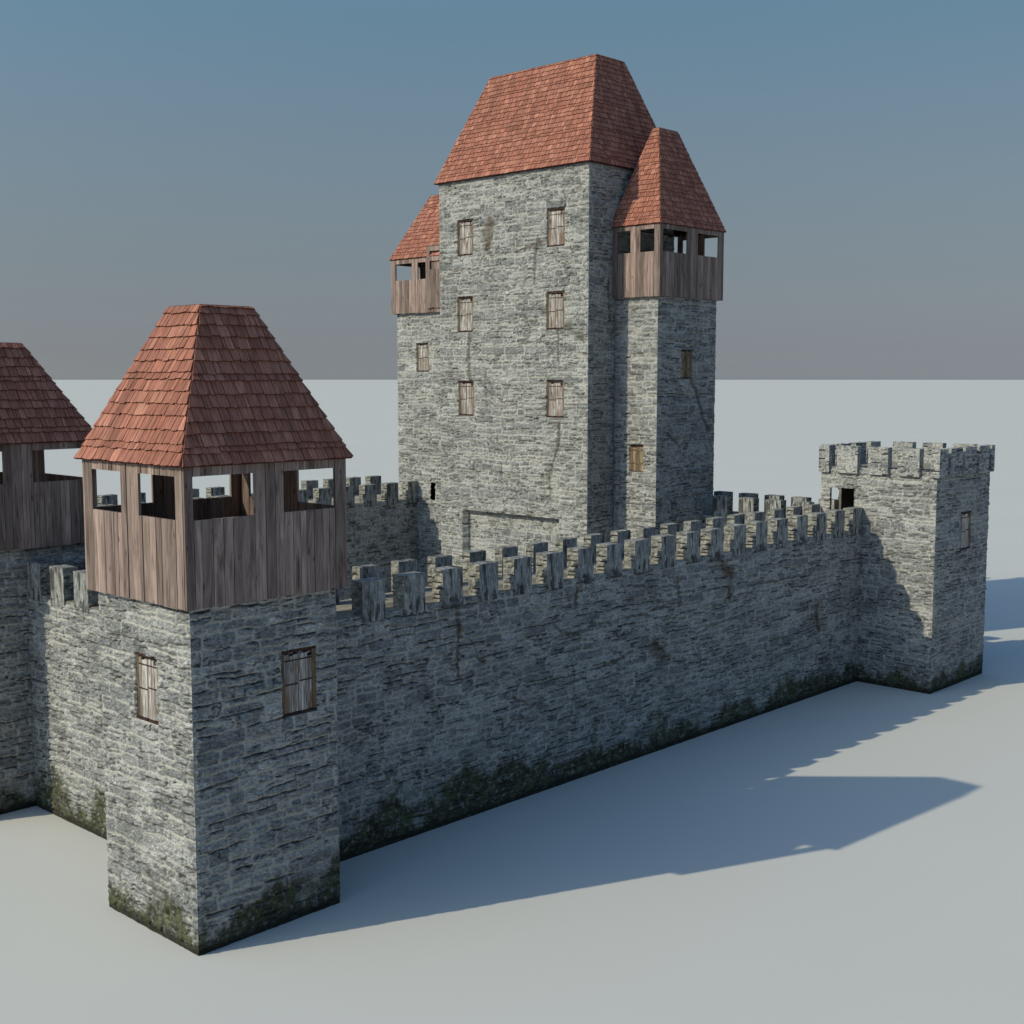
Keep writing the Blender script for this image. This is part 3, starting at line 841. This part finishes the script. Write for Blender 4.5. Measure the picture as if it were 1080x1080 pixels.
rt = turret('right-hand turret with boarded gallery and steep red roof against shaded side of keep', 15.24, 18.83, 24.53, 29.27, 29.2, 35.82,
            (tx+2.3, 15.24+1.8, tX-2.3, 15.24+2.29), 61, [(.045, .414), (.58, .911)], [(.095, .395), (.61, .885)], 27.41, 28.86,
            [.065, .6, .6, .065], True,
            niches=[(0, 47.88-tx, 49.14-tx, 19.2, 21.12, .12), (3, 18.83-17.46, 18.83-16.30, 12.96, 14.80, .12)],
            stains=[('c', 0, [(49.0-tx, 19.1), (49.7-tx, 18.3), (50.3-tx, 16.6), (51.2-tx, 15.6)], .14, 1), ('c', 0, [(1.2, 15.5), (2.6, 14.6)], .12, 1)])
hatch(rt, (48.51, 15.24+.05, 19.2), 'S', 1.24, 1.9, 'grey-brown board hatch on the shaded face')
hatch(rt, (tx+.05, 16.88, 12.96), 'W', 1.14, 1.82, 'sunlit ochre board hatch low on the turret')
lt = turret('left-hand turret with sunlit boarded gallery and red roof, half hidden behind keep', 33.04, 40.82, 24.25, 28.42, 28.46, 33.5,
            (tx+2.3, 35.2, tX-2.3, 39.3), 62, [(.045, .414), (.58, .911)], [(.50, .615), (.70, .938)], 26.80, 28.07,
            [.6, .6, .6, .06], False,
            niches=[(3, 40.82-38.59, 40.82-37.17, 19.71, 21.93, .15), (3, 40.82-37.06, 40.82-36.55, 9.76, 11.12, -1)])
window(lt, (tx+.07, 37.88, 19.71), 'W', (1.40/1.56, 2.22/2.36))
# open boarded hoarding between the left turret gallery and the keep
hb = MB(); rg = random.Random(9)
hx = tx-.46
edges = [33.02, 33.35, 33.6, 33.9, 34.15, 34.45, 34.7, 35.0, 35.25, 35.55, 35.8, 36.05, 36.3, 36.52]
for a, b in zip(edges[:-1], edges[1:]):
    o = rg.uniform(0, .02); r = rg.random()
    hb.box(hx-o, a+.005, 24.56+rg.uniform(-.03, .03), hx+.08, b-.005, 27.45, (r, 0, 0, 1))
hb.box(hx-.03, 36.525, 24.54, hx+.09, 36.86, 29.2, (.35, 0, 0, 1))
hb.box(hx-.02, 33.02, 28.83, hx+.08, 36.52, 29.2, (.6, 0, 0, 1))
hb.box(hx-.06, 33.02, 29.203, hx+.12, 36.9, 29.28, (.1, 0, 0, 1))
hb.box(hx-.015, 33.02, 28.08, hx+.07, 36.52, 28.42, (.7, 0, 0, 1))
hb.build('hoarding', M_BOARD, lt)

# ================================================================== LIGHT
sun_to = Vector((-1.446, .62, 1.0)).normalized()
sl = bpy.data.lights.new('sun', 'SUN'); sl.energy = 3.55; sl.angle = math.radians(.5); sl.color = (1.0, .89, .65)
so = bpy.data.objects.new('sun', sl); COL.objects.link(so)
so.rotation_euler = sun_to.to_track_quat('Z', 'Y').to_euler(); so.location = (-60, 20, 60)

w = bpy.data.worlds.new('World'); scene.world = w; w.use_nodes = True
nt = w.node_tree
for n in list(nt.nodes): nt.nodes.remove(n)
nb = NB(nt)
sky = nb.n('ShaderNodeTexSky'); sky.sky_type = 'NISHITA'; sky.sun_disc = False
sky.sun_elevation = math.asin(sun_to.z); sky.sun_rotation = math.atan2(sun_to.x, sun_to.y)
sky.altitude = 0; sky.air_density = 1.0; sky.dust_density = 1.0; sky.ozone_density = 1.0
tc = nb.n('ShaderNodeTexCoord')
zc = sepxyz(nb, tc.outputs['Generated'])[2]
SKYRAMP = [(0.0023, (0.404, 0.456, 0.631)), (0.0059, (0.355, 0.405, 0.575)), (0.0109, (0.317, 0.361, 0.522)), (0.0217, (0.269, 0.296, 0.430)), (0.0360, (0.250, 0.265, 0.366)), (0.0573, (0.253, 0.253, 0.316)), (0.0784, (0.265, 0.257, 0.292)), (0.1063, (0.291, 0.276, 0.286)), (0.1406, (0.319, 0.307, 0.302)), (0.1742, (0.344, 0.337, 0.323)), (0.2069, (0.357, 0.370, 0.351)), (0.2387, (0.361, 0.399, 0.374)), (0.2665, (0.361, 0.427, 0.399)), (0.5000, (0.710, 0.870, 0.910))]
grade = nb.ramp(zc, SKYRAMP)
bg = nb.n('ShaderNodeBackground'); bg.inputs[1].default_value = .1
grade2 = nb.n('ShaderNodeVectorMath', operation='SCALE'); nt.links.new(grade, grade2.inputs[0]); grade2.inputs[3].default_value = 2.0
dp = nb.n('ShaderNodeVectorMath', operation='DOT_PRODUCT'); nt.links.new(tc.outputs['Generated'], dp.inputs[0]); dp.inputs[1].default_value = (math.sin(.7565), -math.cos(.7565), 0)
g3 = nb.n('ShaderNodeVectorMath', operation='SCALE'); nt.links.new(grade2.outputs[0], g3.inputs[0]); nb.put(g3.inputs[3], nb.math('ADD', nb.math('MULTIPLY', dp.outputs['Value'], -.27), .98))
nt.links.new(nb.mix(1., sky.outputs[0], g3.outputs[0], 'MULTIPLY'), bg.inputs[0])
ow = nb.n('ShaderNodeOutputWorld'); nt.links.new(bg.outputs[0], ow.inputs[0])

scene.render.engine = 'CYCLES'
scene.view_settings.view_transform = 'Standard'
scene.view_settings.look = 'None'
scene.view_settings.exposure = 0
scene.view_settings.gamma = 1
scene.view_settings.use_curve_mapping = False
